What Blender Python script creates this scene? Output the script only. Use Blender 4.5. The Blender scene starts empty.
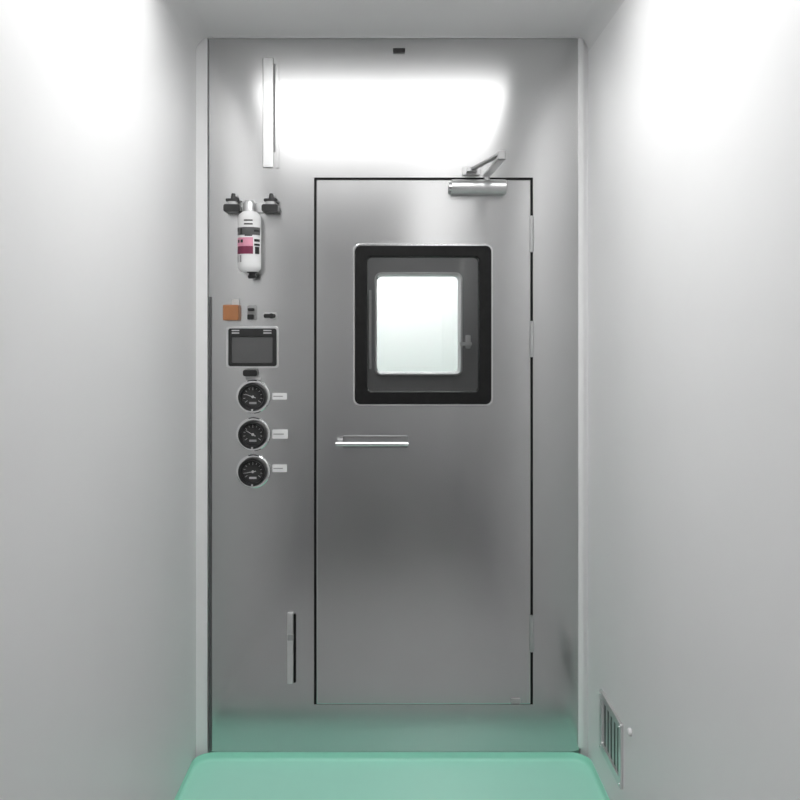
import bpy, bmesh, math, random
from mathutils import Vector, Matrix
random.seed(4)
scene = bpy.context.scene
COL = scene.collection

# ------------------------------------------------------------------ frame of reference (metres)
CAM_Z = 1.667          # eye height
WALL_Y = 3.36          # plane of the steel front, camera stands at y = 0
S = 866.0 / WALL_Y
def X(px): return (px - 392.0) / S          # measured on the plane of the steel front
def Z(py): return CAM_Z - (py - 330.0) / S
HALF = 0.76            # half width of the corridor
CEIL = 2.804
BACK = -4.2

# ------------------------------------------------------------------ materials
def nodes_of(name):
    m = bpy.data.materials.new(name); m.use_nodes = True
    nt = m.node_tree
    return m, nt, nt.nodes['Principled BSDF']

def mat(name, col, rough=0.5, metal=0.0, noise=0.0, scale=8.0, bump=0.0, bscale=40.0, stretch=(1, 1, 1), rvar=0.0, spec=0.5, aniso=0.0):
    m, nt, b = nodes_of(name)
    b.inputs['Roughness'].default_value = rough
    b.inputs['Metallic'].default_value = metal
    b.inputs['Specular IOR Level'].default_value = spec
    if aniso:      # horizontal grain: highlights spread up and down
        cv = nt.nodes.new('ShaderNodeCombineXYZ'); cv.inputs[2].default_value = 1.0
        b.inputs['Anisotropic'].default_value = aniso; nt.links.new(cv.outputs[0], b.inputs['Tangent'])
    tc = nt.nodes.new('ShaderNodeTexCoord'); mp = nt.nodes.new('ShaderNodeMapping')
    mp.inputs['Scale'].default_value = stretch
    nt.links.new(tc.outputs['Object'], mp.inputs['Vector'])
    n = nt.nodes.new('ShaderNodeTexNoise'); n.inputs['Scale'].default_value = scale; n.inputs['Detail'].default_value = 4
    nt.links.new(mp.outputs['Vector'], n.inputs['Vector'])
    r = nt.nodes.new('ShaderNodeValToRGB')
    lo = [max(0, c * (1 - noise)) for c in col]; hi = [min(1, c * (1 + noise)) for c in col]
    r.color_ramp.elements[0].color = (*lo, 1); r.color_ramp.elements[1].color = (*hi, 1)
    r.color_ramp.elements[0].position = 0.3; r.color_ramp.elements[1].position = 0.7
    nt.links.new(n.outputs['Fac'], r.inputs['Fac'])
    nt.links.new(r.outputs['Color'], b.inputs['Base Color'])
    if rvar:
        mr = nt.nodes.new('ShaderNodeMapRange')
        mr.inputs['From Min'].default_value = 0.3; mr.inputs['From Max'].default_value = 0.7
        mr.inputs['To Min'].default_value = rough - rvar; mr.inputs['To Max'].default_value = rough + rvar
        nt.links.new(n.outputs['Fac'], mr.inputs['Value']); nt.links.new(mr.outputs['Result'], b.inputs['Roughness'])
    if bump:
        n2 = nt.nodes.new('ShaderNodeTexNoise'); n2.inputs['Scale'].default_value = bscale
        nt.links.new(mp.outputs['Vector'], n2.inputs['Vector'])
        bp = nt.nodes.new('ShaderNodeBump'); bp.inputs['Strength'].default_value = bump; bp.inputs['Distance'].default_value = 0.01
        nt.links.new(n2.outputs['Fac'], bp.inputs['Height']); nt.links.new(bp.outputs['Normal'], b.inputs['Normal'])
    return m

def emit(name, strength, col=(1, 1, 1)):
    m, nt, b = nodes_of(name)
    b.inputs['Base Color'].default_value = (0.8, 0.8, 0.8, 1)
    b.inputs['Emission Color'].default_value = (*col, 1)
    b.inputs['Emission Strength'].default_value = strength
    return m

def glass(name, tint=0.95):
    m = bpy.data.materials.new(name); m.use_nodes = True
    nt = m.node_tree; nt.nodes.clear()
    o = nt.nodes.new('ShaderNodeOutputMaterial'); mx = nt.nodes.new('ShaderNodeMixShader')
    t = nt.nodes.new('ShaderNodeBsdfTransparent'); g = nt.nodes.new('ShaderNodeBsdfGlossy'); f = nt.nodes.new('ShaderNodeFresnel')
    t.inputs['Color'].default_value = (tint, tint, tint, 1); g.inputs['Roughness'].default_value = 0.02
    f.inputs['IOR'].default_value = 1.5
    nt.links.new(f.outputs[0], mx.inputs[0]); nt.links.new(t.outputs[0], mx.inputs[1]); nt.links.new(g.outputs[0], mx.inputs[2])
    nt.links.new(mx.outputs[0], o.inputs['Surface'])
    return m

LAMP = 4.15
M = {
 'wall_r': mat('wall_enamel_lit', (0.86, 0.86, 0.86), 0.42, noise=0.012, scale=2.0, spec=0.4),  # lighter than the left wall, stands in for stronger light on it
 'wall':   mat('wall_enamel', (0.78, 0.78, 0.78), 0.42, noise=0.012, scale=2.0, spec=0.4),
 'ceil':   mat('ceiling_enamel', (0.78, 0.78, 0.78), 0.5, noise=0.01, scale=2.0),
 'floor':  mat('mint_vinyl', (0.46, 0.92, 0.75), 0.3, noise=0.01, scale=6),
 'floor2': mat('neutral_bounce_vinyl', (0.48, 0.48, 0.48), 0.4, noise=0.03, scale=12),
 'floor3': mat('dark_mirrored_vinyl', (0.06, 0.06, 0.065), 0.45, noise=0.03, scale=12),
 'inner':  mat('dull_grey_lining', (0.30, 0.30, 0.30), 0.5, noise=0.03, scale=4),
 'steel':  mat('brushed_stainless', (0.585, 0.585, 0.585), 0.205, 1.0, noise=0.02, scale=3.0, bump=0.006, bscale=2.0, rvar=0.01, aniso=0.8),
 'steel2': mat('satin_stainless', (0.60, 0.60, 0.60), 0.28, 1.0, noise=0.02, scale=4.0),
 'dsteel': mat('shaded_steel', (0.25, 0.25, 0.25), 0.35, 1.0, noise=0.02, scale=6.0),
 'chrome': mat('polished_steel', (0.82, 0.82, 0.82), 0.12, 1.0, noise=0.02, scale=20.0),
 'alu':    mat('silver_paint', (0.74, 0.74, 0.74), 0.3, 0.85, noise=0.02, scale=20.0),
 'black':  mat('black_rubber', (0.010, 0.010, 0.010), 0.6, noise=0.2, scale=60.0, spec=0.2),
 'bplast': mat('black_plastic', (0.02, 0.02, 0.02), 0.35, noise=0.15, scale=40.0),
 'dial':   mat('dark_dial', (0.03, 0.03, 0.03), 0.4, noise=0.1, scale=40.0),
 'mark':   mat('pale_marking', (0.55, 0.55, 0.55), 0.5, noise=0.03, scale=40.0),
 'screen': mat('grey_screen', (0.105, 0.105, 0.105), 0.3, noise=0.03, scale=15.0),
 'white':  mat('white_plastic', (0.82, 0.82, 0.82), 0.4, noise=0.02, scale=20.0),
 'orange': mat('orange_plastic', (0.40, 0.17, 0.07), 0.4, noise=0.05, scale=30.0),
 'red':    mat('crimson_print', (0.20, 0.025, 0.07), 0.45, noise=0.08, scale=30.0),
 'pink':   mat('pink_print', (0.74, 0.32, 0.43), 0.45, noise=0.05, scale=30.0),
 'grey':   mat('grey_paint', (0.35, 0.35, 0.35), 0.45, noise=0.03, scale=20.0),
 'bright': mat('lifted_white_plastic', (0.92, 0.92, 0.92), 0.35, noise=0.01, scale=8.0),  # whiter than the side walls, standing in for frontal light on front strips
 'lamp':   emit('lamp_diffuser', LAMP),
 'fill_c': emit('lamp_fill_rear', 7.0),
 'fill_d': emit('lamp_fill_airlock', 5.0),  # fill lamp added to lighten the dark airlock interior
 'lamp_b': emit('lamp_diffuser_far', 11.0),
 'glass':  glass('clear_glass'),
}

# ------------------------------------------------------------------ mesh helpers
def obj(name, bm, m, parent=None, smooth=False, bevel=0.0, seg=2):
    bmesh.ops.recalc_face_normals(bm, faces=bm.faces)
    me = bpy.data.meshes.new(name); bm.to_mesh(me); bm.free()
    me.materials.append(M[m])
    o = bpy.data.objects.new(name, me); COL.objects.link(o)
    if smooth:
        for p in me.polygons: p.use_smooth = True
        e = o.modifiers.new('edge', 'EDGE_SPLIT'); e.split_angle = math.radians(35)
    if bevel:
        b = o.modifiers.new('bevel', 'BEVEL'); b.width = bevel; b.segments = seg; b.limit_method = 'ANGLE'
    if parent is not None:
        o.parent = parent
        o.matrix_parent_inverse = Matrix.Translation(-Vector(parent.location))
    return o

def tag(o, label=None, cat=None, group=None, kind=None):
    if label: o['label'] = label
    if cat: o['category'] = cat
    if group: o['group'] = group
    if kind: o['kind'] = kind
    return o

def thing(name, loc, label, cat, group=None, kind=None):
    o = bpy.data.objects.new(name, None); COL.objects.link(o)
    o.location = loc; o.empty_display_size = 0.05
    return tag(o, label, cat, group, kind)

def box(bm, x0, x1, y0, y1, z0, z1):
    v = [bm.verts.new(p) for p in ((x0,y0,z0),(x1,y0,z0),(x1,y1,z0),(x0,y1,z0),(x0,y0,z1),(x1,y0,z1),(x1,y1,z1),(x0,y1,z1))]
    for f in ((0,3,2,1),(4,5,6,7),(0,1,5,4),(1,2,6,5),(2,3,7,6),(3,0,4,7)): bm.faces.new([v[i] for i in f])
    return bm
def nbox(*a): return box(bmesh.new(), *a)

def rrect(x0, x1, z0, z1, r, n=6):
    r = min(r, (x1-x0)/2 - 1e-5, (z1-z0)/2 - 1e-5); pts = []
    for cx, cz, a in ((x1-r, z1-r, 0), (x0+r, z1-r, 90), (x0+r, z0+r, 180), (x1-r, z0+r, 270)):
        for k in range(n+1):
            t = math.radians(a + 90*k/n); pts.append((cx + r*math.cos(t), cz + r*math.sin(t)))
    return pts

def plate(x0, x1, z0, z1, y0, y1, r=0.005, bm=None):      # rounded plate facing -Y
    bm = bm or bmesh.new(); p = rrect(x0, x1, z0, z1, r)
    a = [bm.verts.new((x, y0, z)) for x, z in p]; b = [bm.verts.new((x, y1, z)) for x, z in p]
    bm.faces.new(a); bm.faces.new(b[::-1]); n = len(p)
    for i in range(n): bm.faces.new((a[i], b[i], b[(i+1)%n], a[(i+1)%n]))
    return bm

def ring(o, i, y0, y1, ro, ri):                          # rounded frame; o and i = (x0,x1,z0,z1)
    bm = bmesh.new(); po = rrect(*o, ro); pi = rrect(*i, ri); n = len(po)
    L = [[bm.verts.new((x, y, z)) for x, z in p] for p, y in ((po, y0), (pi, y0), (pi, y1), (po, y1))]
    for k in range(4):
        A, B = L[k], L[(k+1) % 4]
        for j in range(n): bm.faces.new((A[j], A[(j+1)%n], B[(j+1)%n], B[j]))
    return bm

def sheet(xs, zs, holes, y0, y1):                         # slab cut on a grid, cells in holes left open
    bm = bmesh.new()
    nx, nz = len(xs)-1, len(zs)-1
    solid = lambda i, j: 0 <= i < nx and 0 <= j < nz and (i, j) not in holes
    V = {}
    def v(i, j, k):
        if (i, j, k) not in V: V[(i, j, k)] = bm.verts.new((xs[i], (y0, y1)[k], zs[j]))
        return V[(i, j, k)]
    for i in range(nx):
        for j in range(nz):
            if not solid(i, j): continue
            for k in (0, 1): bm.faces.new((v(i,j,k), v(i+1,j,k), v(i+1,j+1,k), v(i,j+1,k)))
            if not solid(i-1, j): bm.faces.new((v(i,j,0), v(i,j,1), v(i,j+1,1), v(i,j+1,0)))
            if not solid(i+1, j): bm.faces.new((v(i+1,j,0), v(i+1,j,1), v(i+1,j+1,1), v(i+1,j+1,0)))
            if not solid(i, j-1): bm.faces.new((v(i,j,0), v(i,j,1), v(i+1,j,1), v(i+1,j,0)))
            if not solid(i, j+1): bm.faces.new((v(i,j+1,0), v(i,j+1,1), v(i+1,j+1,1), v(i+1,j+1,0)))
    return bm

def tube(p, q, r0, r1=None, n=24, bm=None):
    bm = bm or bmesh.new(); r1 = r0 if r1 is None else r1
    p, q = Vector(p), Vector(q); d = q - p
    mtx = Matrix.Translation((p+q)/2) @ d.to_track_quat('Z', 'Y').to_matrix().to_4x4()
    bmesh.ops.create_cone(bm, cap_ends=True, segments=n, radius1=r0, radius2=r1, depth=d.length, matrix=mtx)
    return bm

def lathe(cx, cz, prof, n=40):                            # prof: (radius, y) turned about the Y axis through cx, cz
    bm = bmesh.new(); rows = []
    for r, y in prof:
        if r < 1e-6: rows.append([bm.verts.new((cx, y, cz))])
        else: rows.append([bm.verts.new((cx + r*math.cos(2*math.pi*k/n), y, cz + r*math.sin(2*math.pi*k/n))) for k in range(n)])
    for a, b in zip(rows, rows[1:]):
        for k in range(n):
            k2 = (k+1) % n
            if len(a) == 1 and len(b) == 1: continue
            if len(a) == 1: bm.faces.new((a[0], b[k], b[k2]))
            elif len(b) == 1: bm.faces.new((a[k], a[k2], b[0]))
            else: bm.faces.new((a[k], a[k2], b[k2], b[k]))
    return bm

def vlathe(cx, cy, prof, n=36):                           # prof: (radius, z) turned about a vertical axis
    bm = bmesh.new(); rows = []
    for r, z in prof:
        if r < 1e-6: rows.append([bm.verts.new((cx, cy, z))])
        else: rows.append([bm.verts.new((cx + r*math.cos(2*math.pi*k/n), cy + r*math.sin(2*math.pi*k/n), z)) for k in range(n)])
    for a, b in zip(rows, rows[1:]):
        for k in range(n):
            k2 = (k+1) % n
            if len(a) == 1: bm.faces.new((a[0], b[k], b[k2]))
            elif len(b) == 1: bm.faces.new((a[k], a[k2], b[0]))
            else: bm.faces.new((a[k], a[k2], b[k2], b[k]))
    return bm

def struct(name, bm, m, label, cat, smooth=False, bevel=0.0):
    return tag(obj(name, bm, m, None, smooth, bevel), label, cat, kind='structure')

# ------------------------------------------------------------------ setting
FX0, FX1 = X(209), X(579)                 # steel front, outer edges
FZ1 = Z(38.5)
DX0, DX1 = X(314), X(533)                 # door opening
DZ0, DZ1 = Z(704.5), Z(177.5)
T = 0.08
TOPZ = CEIL + 0.12

struct('wall_left', nbox(-HALF-0.1, -HALF, BACK, WALL_Y+T, -0.05, TOPZ), 'wall', 'smooth white corridor wall along the left side', 'wall')
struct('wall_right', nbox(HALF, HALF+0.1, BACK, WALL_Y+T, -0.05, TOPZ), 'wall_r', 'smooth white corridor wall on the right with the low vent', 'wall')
struct('wall_front', sheet([-HALF, FX0-0.006, FX1+0.006, HALF], [-0.05, FZ1+0.003, TOPZ], {(1, 0)}, WALL_Y-0.0005, WALL_Y+T), 'bright',
       'narrow white end wall edging the steel front', 'wall')
struct('wall_back', nbox(-HALF-0.1, HALF+0.1, BACK-0.1, BACK, -0.05, TOPZ), 'wall', 'white wall closing the far end of the corridor', 'wall')

# ceiling with an opening for the lamp
LX0, LX1, LY0, LY1 = -0.67, 0.57, 1.55, 2.73
RX0, RX1, RY0, RY1 = 0.18, 0.67, -3.1, -1.4      # fill lamp added unseen behind the camera, lifts front-facing surfaces
def hsheet(xs, ys, holes, z0, z1):
    bm = sheet(xs, ys, holes, z0, z1)
    for v in bm.verts: v.co = Vector((v.co.x, v.co.z, v.co.y))
    return bm
struct('ceiling', hsheet([-HALF, LX0, RX0, LX1, RX1, HALF], [BACK, RY0, RY1, LY0, LY1, WALL_Y], {(2, 1), (3, 1), (1, 3), (2, 3)}, CEIL, CEIL+0.1), 'ceil', 'plain white ceiling above the steel front', 'ceiling')

# floor: vinyl turned up along the walls with rounded corners
MAT_Y = 3.0
def cove_floor():
    bm = bmesh.new(); rows = []
    R = 0.010
    prof = [(0.0, 0.030), (0.002, 0.030)] + [(0.002 + R*(1-math.cos(t)), R*(1-math.sin(t))) for t in [math.radians(a) for a in (0, 15, 30, 45, 60, 75, 90)]]
    for inset, z in prof:
        i = inset + 0.001
        p = rrect(-HALF+i, HALF-i, MAT_Y, WALL_Y-0.0002-i, max(0.075-inset, 0.02), 8)
        q = len(p)//2      # square corners where the next floor begins
        p = [(x, y) if k < q else (x, MAT_Y) for k, (x, y) in enumerate(p)]
        p[q] = (-HALF+i, MAT_Y); p[-1] = (HALF-i, MAT_Y)
        p = p[:q+1] + [p[-1]]
        rows.append([bm.verts.new((x, y, z)) for x, y in p])
    n = len(rows[0])
    for a, b in zip(rows, rows[1:]):
        for k in range(n): bm.faces.new((a[k], a[(k+1)%n], b[(k+1)%n], b[k]))
    bm.faces.new(rows[-1])
    # back side so the sheet has thickness
    low = [bm.verts.new((v.co.x, v.co.y, -0.03)) for v in rows[0]]
    for k in range(n): bm.faces.new((rows[0][k], low[k], low[(k+1)%n], rows[0][(k+1)%n]))
    bm.faces.new(low[::-1])
    return bm
struct('floor', cove_floor(), 'floor', 'glossy mint green vinyl floor turned up along the walls', 'floor', smooth=True)

struct('floor_entry', nbox(-HALF, HALF, BACK, 0.899, -0.03, 0.0), 'floor3', 'unseen floor further back, darkened to give the steel a dark reflection', 'floor')  # out of view, made dark so the steel mirrors a dark patch
struct('floor_corridor', nbox(-HALF, HALF, 0.90, MAT_Y-0.001, -0.03, 0.0), 'floor2', 'unseen corridor floor before the mint green part, greyed to limit green reflections', 'floor')  # out of view, coloured grey to keep green bounce off steel and walls
# coved ceiling corners
def fillet(sx):
    bm = bmesh.new(); R = 0.06; A = []
    pts = [(sx*HALF, CEIL)] + [(sx*(HALF - R + R*math.cos(t)), CEIL - R + R*math.sin(t)) for t in [math.radians(90*k/8) for k in range(9)]]
    rows = [[bm.verts.new((x, y, z)) for x, z in pts] for y in (BACK, WALL_Y-0.0006)]
    n = len(pts)
    for k in range(n): bm.faces.new((rows[0][k], rows[0][(k+1)%n], rows[1][(k+1)%n], rows[1][k]))
    bm.faces.new(rows[0]); bm.faces.new(rows[1][::-1])
    return bm
struct('trim_1', fillet(-1), 'wall', 'white rounded corner strip between left wall and ceiling', 'trim', smooth=True)
struct('trim_2', fillet(1), 'wall', 'white rounded corner strip between right wall and ceiling', 'trim', smooth=True)
struct('trim_3', plate(FX1-0.004, FX1+0.016, 0.05, FZ1, WALL_Y-0.012, WALL_Y-0.0006, 0.004), 'bright', 'white sealing strip down the right edge of the steel front', 'trim')
struct('trim_4', plate(FX0+0.001, FX0+0.011, 0.035, Z(297), WALL_Y-0.004, WALL_Y+0.0002, 0.001), 'screen', 'dark gasket line down the left edge of the steel front', 'trim')

# ------------------------------------------------------------------ steel front
WX0, WX1, WZ0, WZ1 = X(355), X(491), Z(404), Z(246)
front = thing('steel_panel', (0, WALL_Y, 0.0), 'large stainless steel front filling the corridor end around the door', 'panel')
obj('facing', sheet([FX0, DX0, DX1, FX1], [0.0, DZ0, DZ1, FZ1], {(1, 1)}, WALL_Y+0.0004, WALL_Y+0.06), 'steel', front)
obj('joint_cover', plate(X(263), X(273.5), Z(168), Z(58), WALL_Y-0.008, WALL_Y, 0.003), 'alu', front, bevel=0.003)
obj('joint_groove', plate(X(273.7), X(275.4), Z(152), Z(64), WALL_Y-0.0015, WALL_Y, 0.001), 'grey', front)
obj('joint_edge', plate(X(275.6), X(279), Z(168), Z(60), WALL_Y-0.005, WALL_Y, 0.002), 'steel', front)
obj('top_clip', plate(X(393), X(405), Z(53), Z(49), WALL_Y-0.012, WALL_Y, 0.003), 'bplast', front)



# ------------------------------------------------------------------ near door
G = 0.009
door = thing('door_1', ((DX0+DX1)/2, WALL_Y, DZ0), 'flush stainless steel door with a black framed window and bar handle', 'door', kind='structure')
lx0, lx1, lz0, lz1 = DX0+G, DX1-G, DZ0+0.0012, DZ1-G
obj('door_leaf', sheet([lx0, WX0+0.02, WX1-0.02, lx1], [lz0, WZ0+0.02, WZ1-0.02, lz1], {(1, 1)}, WALL_Y-0.001, WALL_Y+0.055), 'steel', door, bevel=0.004)
# dark seal seen in the gap around the leaf
obj('door_seal', ring((DX0+0.0002, DX1-0.0002, DZ0+0.0002, DZ1-0.0002), (DX0+G-0.0002, DX1-G+0.0002, DZ0+0.001, DZ1-G+0.0002), WALL_Y+0.006, WALL_Y+0.05, 0.001, 0.001), 'black', door)
wtrim = obj('window_trim', ring((WX0-0.008, WX1+0.008, WZ0-0.008, WZ1+0.008), (WX0+0.004, WX1-0.004, WZ0+0.004, WZ1-0.004), WALL_Y-0.012, WALL_Y-0.001, 0.028, 0.022), 'chrome', door, bevel=0.003)
wfr = obj('window_frame', ring((WX0, WX1, WZ0, WZ1), (WX0+0.047, WX1-0.047, WZ0+0.047, WZ1-0.042), WALL_Y-0.016, WALL_Y+0.05, 0.022, 0.018), 'black', door, bevel=0.004)
obj('window_pane', plate(WX0+0.044, WX1-0.044, WZ0+0.044, WZ1-0.040, WALL_Y+0.012, WALL_Y+0.018, 0.018), 'glass', wfr)
# bar handle
hd = obj('handle_plate', plate(X(343), X(408), Z(447.5), Z(435.5), WALL_Y-0.009, WALL_Y-0.001, 0.004), 'dsteel', door, bevel=0.002)  # plate colour darkened to stand in for shadow behind the bar
hb = bmesh.new()
tube((X(336.5), WALL_Y-0.05, Z(441)-0.0055), (X(408), WALL_Y-0.05, Z(441)-0.0055), 0.0085, bm=hb)
for px in (352, 398): tube((X(px), WALL_Y-0.05, Z(442.5)), (X(px), WALL_Y-0.008, Z(442.5)), 0.007, bm=hb)
obj('handle_bar', hb, 'chrome', hd, smooth=True)
# hinges on the right edge
for y0, y1 in ((216, 252), (321, 357), (615, 651)):
    h = bmesh.new()
    tube((X(531.5), WALL_Y-0.006, Z(y1)), (X(531.5), WALL_Y-0.006, Z(y0)), 0.0075, bm=h)
    for k in range(1, 3):
        zc = Z(y1 + (y0-y1)*k/3); tube((X(531.5), WALL_Y-0.006, zc-0.001), (X(531.5), WALL_Y-0.006, zc+0.001), 0.0082, bm=h)
    obj('hinge', h, 'steel2', door, smooth=True)
obj('bottom_pivot', plate(X(511), X(520), Z(703), Z(698), WALL_Y-0.008, WALL_Y-0.001, 0.003), 'steel2', door)

# ------------------------------------------------------------------ door closer
cz = Z(188.5)
clo = thing('door_closer', (X(477), WALL_Y, cz), 'silver overhead closer with a bent arm at the door top', 'door closer')
cbm = tube((X(451), WALL_Y-0.032, cz), (X(504.5), WALL_Y-0.032, cz), 0.0285, n=40)
box(cbm, X(456), X(500), WALL_Y-0.030, WALL_Y-0.0012, cz-0.024, cz+0.024)
obj('closer_body', cbm, 'alu', clo, smooth=True)
obj('end_cap', tube((X(450)-0.006, WALL_Y-0.03, cz), (X(450)+0.004, WALL_Y-0.03, cz), 0.018), 'chrome', clo, smooth=True)
sp = (X(486), WALL_Y-0.03, Z(181.5))
obj('spindle', tube((sp[0], sp[1], Z(190)), (sp[0], sp[1], Z(176)), 0.011), 'steel2', clo, smooth=True)
el = (X(490), WALL_Y-0.36, Z(177)+0.004)
foot = (X(471), WALL_Y-0.045, Z(171.5))
def flat_arm(a, b, w, t):
    a, b = Vector(a), Vector(b); d = (b-a).normalized(); s = d.cross(Vector((0, 0, 1))).normalized()*w/2; u = Vector((0, 0, t/2))
    bm = bmesh.new(); vs = []
    for p in (a, b):
        for q in (s+u, -s+u, -s-u, s-u): vs.append(bm.verts.new(p+q))
    for f in ((0,1,2,3),(7,6,5,4),(0,4,5,1),(1,5,6,2),(2,6,7,3),(3,7,4,0)): bm.faces.new([vs[i] for i in f])
    return bm
obj('main_arm', flat_arm((sp[0], sp[1], Z(177)), el, 0.028, 0.010), 'steel2', clo, bevel=0.002)
fa = flat_arm((el[0], el[1], el[2]+0.014), foot, 0.020, 0.009)
tube((el[0], el[1], el[2]-0.008), (el[0], el[1], el[2]+0.022), 0.015, bm=fa)
obj('fore_arm', fa, 'grey', clo, bevel=0.002)
fb = plate(X(462), X(480), Z(175.5), Z(167), WALL_Y-0.012, WALL_Y, 0.004)
box(fb, X(466), X(476), WALL_Y-0.062, WALL_Y-0.010, Z(174), Z(170))
obj('arm_bracket', fb, 'steel2', clo, bevel=0.0015)

# ------------------------------------------------------------------ canister between two black heads
cx = X(252)
can = thing('wall_canister', (cx, WALL_Y, Z(272)), 'white upright canister with red band and black print between two black knobs', 'canister')
cy = WALL_Y - 0.058; R = 0.044
obj('canister_body', vlathe(cx, cy, [(0, Z(273)), (R-0.010, Z(273)), (R-0.001, Z(270)), (R, Z(267)), (R, Z(221)), (R-0.004, Z(217)), (R-0.016, Z(214)), (0, Z(214))]), 'white', can, smooth=True)
obj('canister_neck', vlathe(cx, cy, [(0, Z(214.5)), (0.024, Z(214.5)), (0.024, Z(206)), (0.018, Z(203)), (0, Z(203))]), 'alu', can, smooth=True)
def wrap(z0, z1, a0, a1, r):
    bm = bmesh.new(); n = 14; rows = []
    for rr in (r, r-0.0012):
        for z in (z0, z1):
            rows.append([bm.verts.new((cx + rr*math.sin(a0+(a1-a0)*k/n), cy - rr*math.cos(a0+(a1-a0)*k/n), z)) for k in range(n+1)])
    A, B, C2, D = rows
    for k in range(n):
        for P, Q in ((A, B), (C2, D), (A, C2), (B, D)): bm.faces.new((P[k], P[k+1], Q[k+1], Q[k]))
    for k in (0, n): bm.faces.new((A[k], B[k], D[k], C2[k]))
    return bm
rd = math.radians
obj('pink_band', wrap(Z(248.5), Z(240), rd(-88), rd(26), R+0.0012), 'pink', can, smooth=True)
obj('red_band', wrap(Z(256), Z(248.5), rd(-88), rd(26), R+0.0012), 'red', can, smooth=True)
obj('black_print', wrap(Z(237.5), Z(230), rd(-75), rd(70), R+0.0012), 'screen', can, smooth=True)
for z0, z1, a0, a1 in ((227.6, 226.4, -18, 24), (224, 222.8, -18, 24), (234, 230, -72, -56), (237, 231, -40, -28), (234.5, 232.5, 30, 66), (238.6, 237.6, -14, 22),
                       (244, 241.5, 32, 66), (248, 246, 32, 66), (256, 249, 36, 62), (245, 242, -62, -46), (245, 242, -38, -24), (264, 257, -70, -58), (264, 257, -44, -34)):
    obj('print_line', wrap(Z(z0), Z(z1), rd(a0), rd(a1), R+0.0018), 'bplast' if z0 != 264 else 'grey', can, smooth=True)
obj('nozzle', vlathe(cx + 0.010, cy, [(0, Z(279.5)), (0.014, Z(279.5)), (0.017, Z(277)), (0.013, Z(275.5)), (0.013, Z(274.5)), (0.021, Z(273.5)), (0.021, Z(270.5)), (0, Z(270.5))]), 'bplast', can, smooth=True)
br = plate(X(230), X(277), Z(213), Z(203), WALL_Y-0.012, WALL_Y, 0.004)
box(br, cx-0.014, cx+0.014, cy, WALL_Y-0.010, Z(211), Z(205))
obj('bracket', br, 'alu', can, bevel=0.001)
for px in (234.5, 272):
    h = bmesh.new(); xc = X(px)
    plate(xc-0.031, xc+0.031, Z(214), Z(206.5), WALL_Y-0.065, WALL_Y-0.010, 0.008, bm=h)
    plate(xc-0.024, xc+0.028, Z(203.5), Z(200.5), WALL_Y-0.055, WALL_Y-0.010, 0.004, bm=h)
    tube((xc+0.002, WALL_Y-0.035, Z(207)), (xc+0.002, WALL_Y-0.035, Z(195)), 0.016, 0.007, bm=h)
    o = obj('black_knob', h, 'bplast', can, smooth=True, bevel=0.001)
    obj('knob_collar', tube((xc, WALL_Y-0.04, Z(206.6)), (xc, WALL_Y-0.04, Z(203.4)), 0.020), 'mark', o, smooth=True)

# ------------------------------------------------------------------ display and its neighbours
oz = (X(224.5), X(240))
ob = thing('orange_lamp', (X(232), WALL_Y, Z(320.5)), 'small square orange lamp above the left corner of the grey display', 'lamp')
obj('lamp_body', plate(X(224.5), X(240), Z(320.5), Z(305), WALL_Y-0.035, WALL_Y, 0.005), 'orange', ob, bevel=0.003)
obj('lamp_tab', plate(X(232.5), X(239.5), Z(305), Z(299), WALL_Y-0.012, WALL_Y, 0.003), 'mark', ob)

sw = thing('black_switch', (X(252), WALL_Y, Z(320)), 'small black upright switch right of the orange lamp', 'switch')
obj('switch_base', plate(X(247.5), X(257), Z(320), Z(305.5), WALL_Y-0.006, WALL_Y, 0.004), 'grey', sw)
obj('switch_lever', plate(X(248.5), X(255), Z(319.5), Z(314.5), WALL_Y-0.03, WALL_Y-0.006, 0.004), 'bplast', sw, bevel=0.002)
obj('switch_guard', plate(X(248.5), X(255), Z(311), Z(308), WALL_Y-0.02, WALL_Y-0.006, 0.004), 'bplast', sw, bevel=0.002)

kn = thing('key_switch', (X(270), WALL_Y, Z(320)), 'small black flat key switch above the right corner of the grey display', 'switch')
obj('key_base', plate(X(263.5), X(277.5), Z(319.5), Z(312.5), WALL_Y-0.006, WALL_Y, 0.008), 'alu', kn)
kb = plate(X(264.5), X(276), Z(318), Z(314), WALL_Y-0.026, WALL_Y-0.006, 0.006)
tube((X(272.5), WALL_Y-0.034, Z(316)), (X(272.5), WALL_Y-0.006, Z(316)), 0.010, bm=kb)
obj('key_grip', kb, 'bplast', kn, smooth=True)

di = thing('control_display', (X(252.5), WALL_Y, Z(367)), 'rectangular grey control display in a black bezel above the gauges', 'display')
obj('outer_rim', ring((X(226.5), X(279), Z(368), Z(326.5)), (X(229), X(277), Z(366), Z(328.5)), WALL_Y-0.012, WALL_Y, 0.012, 0.008), 'alu', di, bevel=0.001)
obj('bezel', ring((X(229), X(277), Z(366), Z(328.5)), (X(232.5), X(273), Z(362.5), Z(336.5)), WALL_Y-0.016, WALL_Y, 0.008, 0.004), 'bplast', di, bevel=0.0015)
scn = obj('screen', plate(X(232.3), X(273.2), Z(362.8), Z(336.2), WALL_Y-0.010, WALL_Y-0.001, 0.003), 'screen', di)
for x0, x1 in ((232.5, 240), (264, 272)):
    bm = bmesh.new()
    for yy in (330.5, 333): plate(X(x0), X(x1), Z(yy+0.6), Z(yy-0.6), WALL_Y-0.0166, WALL_Y-0.0155, 0.0005, bm=bm)
    obj('header_mark', bm, 'mark', di)

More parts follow.
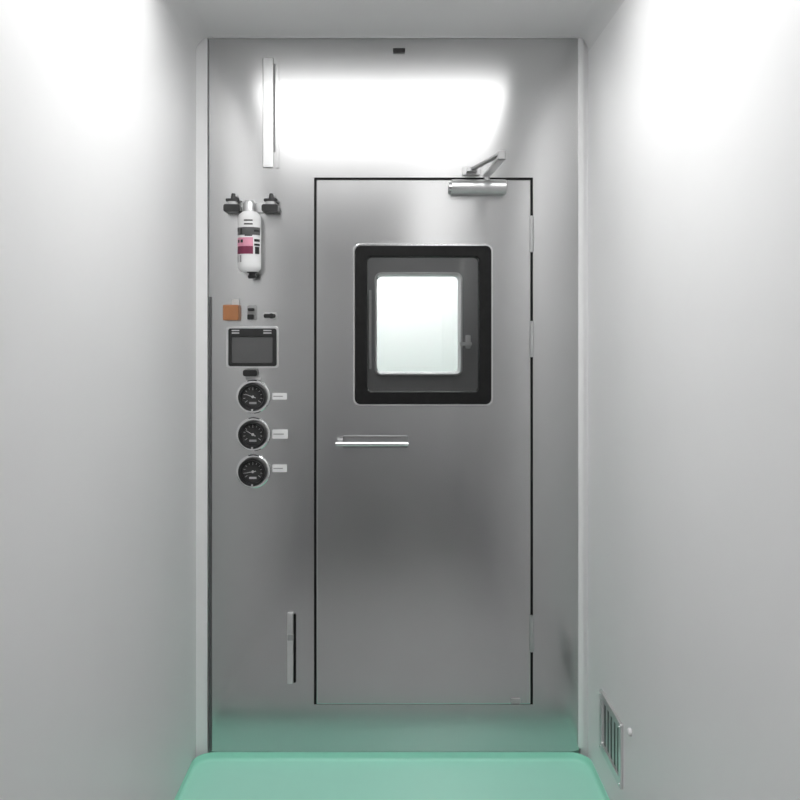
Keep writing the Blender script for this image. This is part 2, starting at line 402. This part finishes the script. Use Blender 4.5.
lk = thing('cable_gland', (X(252), WALL_Y, Z(376)), 'small dark fitting between the grey display and the topmost gauge', 'fitting')
obj('gland_body', plate(X(244), X(258), Z(376), Z(369.5), WALL_Y-0.028, WALL_Y, 0.008), 'bplast', lk, bevel=0.002)
obj('gland_rim', plate(X(246), X(261), Z(379.5), Z(377), WALL_Y-0.010, WALL_Y, 0.002), 'mark', lk)

# ------------------------------------------------------------------ gauges
def make_gauge(px, py, label, ang, tick_rows):
    gx, gz = X(px), Z(py); y = WALL_Y
    g = thing('pressure_gauge', (gx, y, gz), label, 'gauge', 'round black gauges in a column below the display')
    obj('flange', lathe(gx, gz, [(0, y), (0.0655, y), (0.0655, y-0.010), (0.062, y-0.013), (0.05, y-0.013), (0, y-0.013)]), 'chrome', g, smooth=True)
    obj('bezel', lathe(gx, gz, [(0.055, y-0.012), (0.055, y-0.030), (0.053, y-0.034), (0.046, y-0.034), (0.043, y-0.026), (0.043, y-0.012)]), 'bplast', g, smooth=True)
    face = obj('dial_face', lathe(gx, gz, [(0, y-0.012), (0.0435, y-0.012), (0.0435, y-0.0155), (0, y-0.0155)]), 'dial', g)
    tk = bmesh.new()
    for k in range(11):
        a = math.radians(215 - 25*k)
        c, s = math.cos(a), math.sin(a); r0 = 0.030 if k % 5 else 0.026; r1 = 0.037; w = 0.0009
        vs = []
        for yy in (y-0.0155, y-0.0163):
            for r, q in ((r0, w), (r1, w), (r1, -w), (r0, -w)): vs.append(tk.verts.new((gx+c*r-s*q, yy, gz+s*r+c*q)))
        for f in ((0,1,2,3),(7,6,5,4),(0,4,5,1),(1,5,6,2),(2,6,7,3),(3,7,4,0)): tk.faces.new([vs[i] for i in f])
    obj('scale_marks', tk, 'mark', face)
    a = math.radians(ang)
    nd = tube((gx-0.012*math.cos(a), y-0.019, gz-0.012*math.sin(a)), (gx+0.031*math.cos(a), y-0.019, gz+0.031*math.sin(a)), 0.0018, 0.0008, 8)
    tube((gx, y-0.0155, gz), (gx, y-0.021, gz), 0.005, bm=nd)
    obj('needle', nd, 'mark', g)
    lab = bmesh.new()
    plate(gx-0.014, gx+0.014, gz-0.028, gz-0.020, y-0.0166, y-0.0155, 0.001, bm=lab)
    obj('dial_plate', lab, 'mark' if tick_rows else 'grey', face)
    obj('zero_screw', lathe(gx, gz-0.0495, [(0, y-0.034), (0.004, y-0.034), (0.004, y-0.0365), (0, y-0.0365)], 16), 'mark', g, smooth=True)
    return g
make_gauge(253.5, 396.5, 'topmost of the three round black gauges directly under the display', 160, 0)
make_gauge(253.5, 434, 'middle one of the three round black gauges', 150, 0)
make_gauge(253.5, 471, 'lowest of the three round black gauges with a pale patch on its dial', 190, 1)

for i, (y0, y1, w) in enumerate(((393, 399.5, 287), (429.5, 438.5, 288), (464.5, 472, 287))):
    which = ('topmost', 'middle', 'lowest')[i]
    l = thing('name_tag', (X(280), WALL_Y, Z(y1)), 'small pale tag just right of the %s round gauge' % which, 'tag', 'pale tags beside the gauges')
    obj('tag_plate', plate(X(272.5), X(w), Z(y1), Z(y0), WALL_Y-0.004, WALL_Y, 0.002), 'white', l)
    obj('tag_line', plate(X(273.5), X(w-4), Z((y0+y1)/2+0.5), Z((y0+y1)/2-0.5), WALL_Y-0.0046, WALL_Y-0.0038, 0.0005), 'grey', l)

# ------------------------------------------------------------------ narrow grip low on the front
gp = thing('vertical_grip', (X(291), WALL_Y, Z(682)), 'slim upright steel grip with black edge low on the panel left of the door', 'handle')
obj('grip_plate', plate(X(287.5), X(293.6), Z(683), Z(612), WALL_Y-0.012, WALL_Y, 0.004), 'alu', gp, bevel=0.003)
obj('black_edge', plate(X(293.8), X(296), Z(682), Z(614), WALL_Y-0.005, WALL_Y, 0.002), 'black', gp)
obj('grip_clamp', plate(X(288), X(294), Z(639), Z(633), WALL_Y-0.018, WALL_Y-0.010, 0.003), 'grey', gp, bevel=0.001)

# ------------------------------------------------------------------ vent on the right wall
vy0, vy1, vz0, vz1 = 2.845, 3.135, 0.155, 0.370
vent = thing('wall_vent', (HALF, (vy0+vy1)/2, vz0), 'grey slotted air vent low on the right wall', 'vent')
def sideways(bm):                                   # built facing -Y at x = along the wall, turned to face -X
    for v in bm.verts:
        x, y, z = v.co; v.co = Vector((HALF + y, x, z))
    return bm
obj('vent_frame', sideways(ring((vy0, vy1, vz0, vz1), (vy0+0.026, vy1-0.026, vz0+0.03, vz1-0.026), -0.010, 0.0, 0.006, 0.003)), 'alu', vent, bevel=0.002)
obj('vent_backing', sideways(nbox(vy0+0.02, vy1-0.02, -0.0015, -0.0002, vz0+0.02, vz1-0.02)), 'bplast', vent)
ns = 6
for k in range(ns):
    yc = vy0 + 0.034 + (vy1-vy0-0.068)*k/(ns-1)
    obj('slat', sideways(nbox(yc-0.0100, yc+0.0100, -0.0032, -0.0016, vz0+0.028, vz1-0.024)), 'alu', vent)
for yy in (vy0+0.013, vy1-0.013):
    for zz in (vz0+0.013, vz1-0.013):
        obj('screw', sideways(lathe(yy, zz, [(0, -0.0100), (0.005, -0.0100), (0.004, -0.0125), (0, -0.0125)], 16)), 'chrome', vent, smooth=True)
hk = thing('wall_stud', (HALF, 2.755, 0.375), 'tiny pale stud on the right wall just beside the vent', 'stud')
obj('stud_head', sideways(lathe(2.755, 0.388, [(0, 0), (0.013, 0), (0.012, -0.008), (0.006, -0.012), (0, -0.012)], 20)), 'white', hk, smooth=True)

# ------------------------------------------------------------------ airlock behind the door, far door and the lit room beyond
AX0, AX1, AY0, AY1, AZ1 = X(306), X(545), WALL_Y+0.06, 4.40, 2.40
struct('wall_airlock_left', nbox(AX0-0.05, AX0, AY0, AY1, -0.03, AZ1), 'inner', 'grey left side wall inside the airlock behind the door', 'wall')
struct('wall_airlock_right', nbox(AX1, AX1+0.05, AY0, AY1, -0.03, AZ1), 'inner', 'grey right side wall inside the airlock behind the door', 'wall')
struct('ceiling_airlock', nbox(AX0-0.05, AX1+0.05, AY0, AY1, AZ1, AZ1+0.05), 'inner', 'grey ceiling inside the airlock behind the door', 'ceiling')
struct('floor_airlock', nbox(AX0-0.05, AX1+0.05, AY0, AY1, -0.08, -0.03), 'floor', 'green floor inside the airlock behind the door', 'floor')
s2 = 866.0/4.40
def X2(px): return (px-392)/s2
def Z2(py): return CAM_Z-(py-330)/s2
w2 = (X2(374.5), X2(462.5), Z2(375.5), Z2(272.5))
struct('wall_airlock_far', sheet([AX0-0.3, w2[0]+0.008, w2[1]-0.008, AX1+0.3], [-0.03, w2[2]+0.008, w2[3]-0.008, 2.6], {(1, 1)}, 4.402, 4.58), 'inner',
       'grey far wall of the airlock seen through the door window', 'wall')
win = thing('window_1', ((w2[0]+w2[1])/2, 4.40, w2[2]), 'bright white round-cornered window seen through the door glass', 'window', kind='structure')
obj('window_frame', ring(w2, (w2[0]+0.010, w2[1]-0.010, w2[2]+0.010, w2[3]-0.010), 4.39, 4.60, 0.035, 0.026), 'white', win, bevel=0.004)
obj('window_pane', plate(w2[0]+0.009, w2[1]-0.009, w2[2]+0.009, w2[3]-0.009, 4.56, 4.566, 0.03), 'glass', win)
obj('side_rail', plate(X2(369), X2(371.5), Z2(369), Z2(290), 4.385, 4.402, 0.003), 'alu', win)
lt = bmesh.new()
plate(X2(465.5), X2(470), Z2(348.5), Z2(335), 4.365, 4.402, 0.006, bm=lt)
plate(X2(459), X2(471), Z2(345.5), Z2(342), 4.350, 4.370, 0.005, bm=lt)
obj('latch', lt, 'white', win, bevel=0.001)
# lit room
struct('wall_beyond', nbox(-1.6, 1.9, 6.9, 7.0, -0.03, 2.7), 'wall', 'white wall of the bright room beyond both windows', 'wall')
struct('wall_beyond_left', nbox(-1.7, -1.6, 4.46, 7.0, -0.03, 2.7), 'wall', 'white left wall of the bright room beyond', 'wall')
struct('wall_beyond_right', nbox(1.9, 2.0, 4.46, 7.0, -0.03, 2.7), 'wall', 'white right wall of the bright room beyond', 'wall')
struct('ceiling_beyond', nbox(-1.7, 2.0, 4.46, 7.0, 2.7, 2.8), 'ceil', 'white ceiling of the bright room beyond', 'ceiling')
struct('floor_beyond', nbox(-1.7, 2.0, 4.46, 7.0, -0.1, -0.03), 'floor', 'green floor of the bright room beyond', 'floor')

def ceiling_light(x0, x1, y0, y1, z, m, label):
    t = thing('ceiling_light', ((x0+x1)/2, (y0+y1)/2, z), label, 'ceiling light')
    bm = ring((x0+0.001, x1-0.001, y0+0.001, y1-0.001), (x0+0.02, x1-0.02, y0+0.02, y1-0.02), 0, 0.05, 0.004, 0.003)
    for v in bm.verts: v.co = Vector((v.co.x, v.co.z, z-0.004+v.co.y))
    obj('light_frame', bm, 'white', t)
    obj('diffuser', nbox(x0+0.019, x1-0.019, y0+0.019, y1-0.019, z+0.004, z+0.012), m, t)
    return t
ceiling_light(LX0, LX1, LY0, LY1, CEIL, 'lamp', 'large square flush lamp in the corridor ceiling mirrored in the steel front')
ceiling_light(RX0, RX1, RY0, RY1, CEIL, 'fill_c', 'unseen narrow fill lamp added further back in the corridor ceiling')
ceiling_light(AX0+0.3, AX1-0.3, 3.7, 4.1, AZ1-0.012, 'fill_d', 'unseen fill lamp added in the airlock ceiling behind the door')
ceiling_light(-0.5, 0.7, 5.5, 6.7, 2.694, 'lamp_b', 'flush lamp in the ceiling of the bright room beyond')

# ------------------------------------------------------------------ world, camera, view
w = bpy.data.worlds.new('world'); scene.world = w; w.use_nodes = True
w.node_tree.nodes['Background'].inputs[0].default_value = (0.5, 0.5, 0.5, 1)
w.node_tree.nodes['Background'].inputs[1].default_value = 0.3
cd = bpy.data.cameras.new('camera'); cam = bpy.data.objects.new('camera', cd); COL.objects.link(cam)
cam.location = (0, 0, CAM_Z); cam.rotation_euler = (math.pi/2, 0, 0)
cd.sensor_width = 36.0; cd.sensor_fit = 'HORIZONTAL'; cd.lens = 36.0*866/800
cd.shift_x = 8/800; cd.shift_y = -70/800
cd.clip_start = 0.05
scene.camera = cam
scene.view_settings.view_transform = 'Standard'
scene.view_settings.look = 'None'
scene.view_settings.gamma = 1
scene.view_settings.use_curve_mapping = False
scene.view_settings.exposure = 0.28
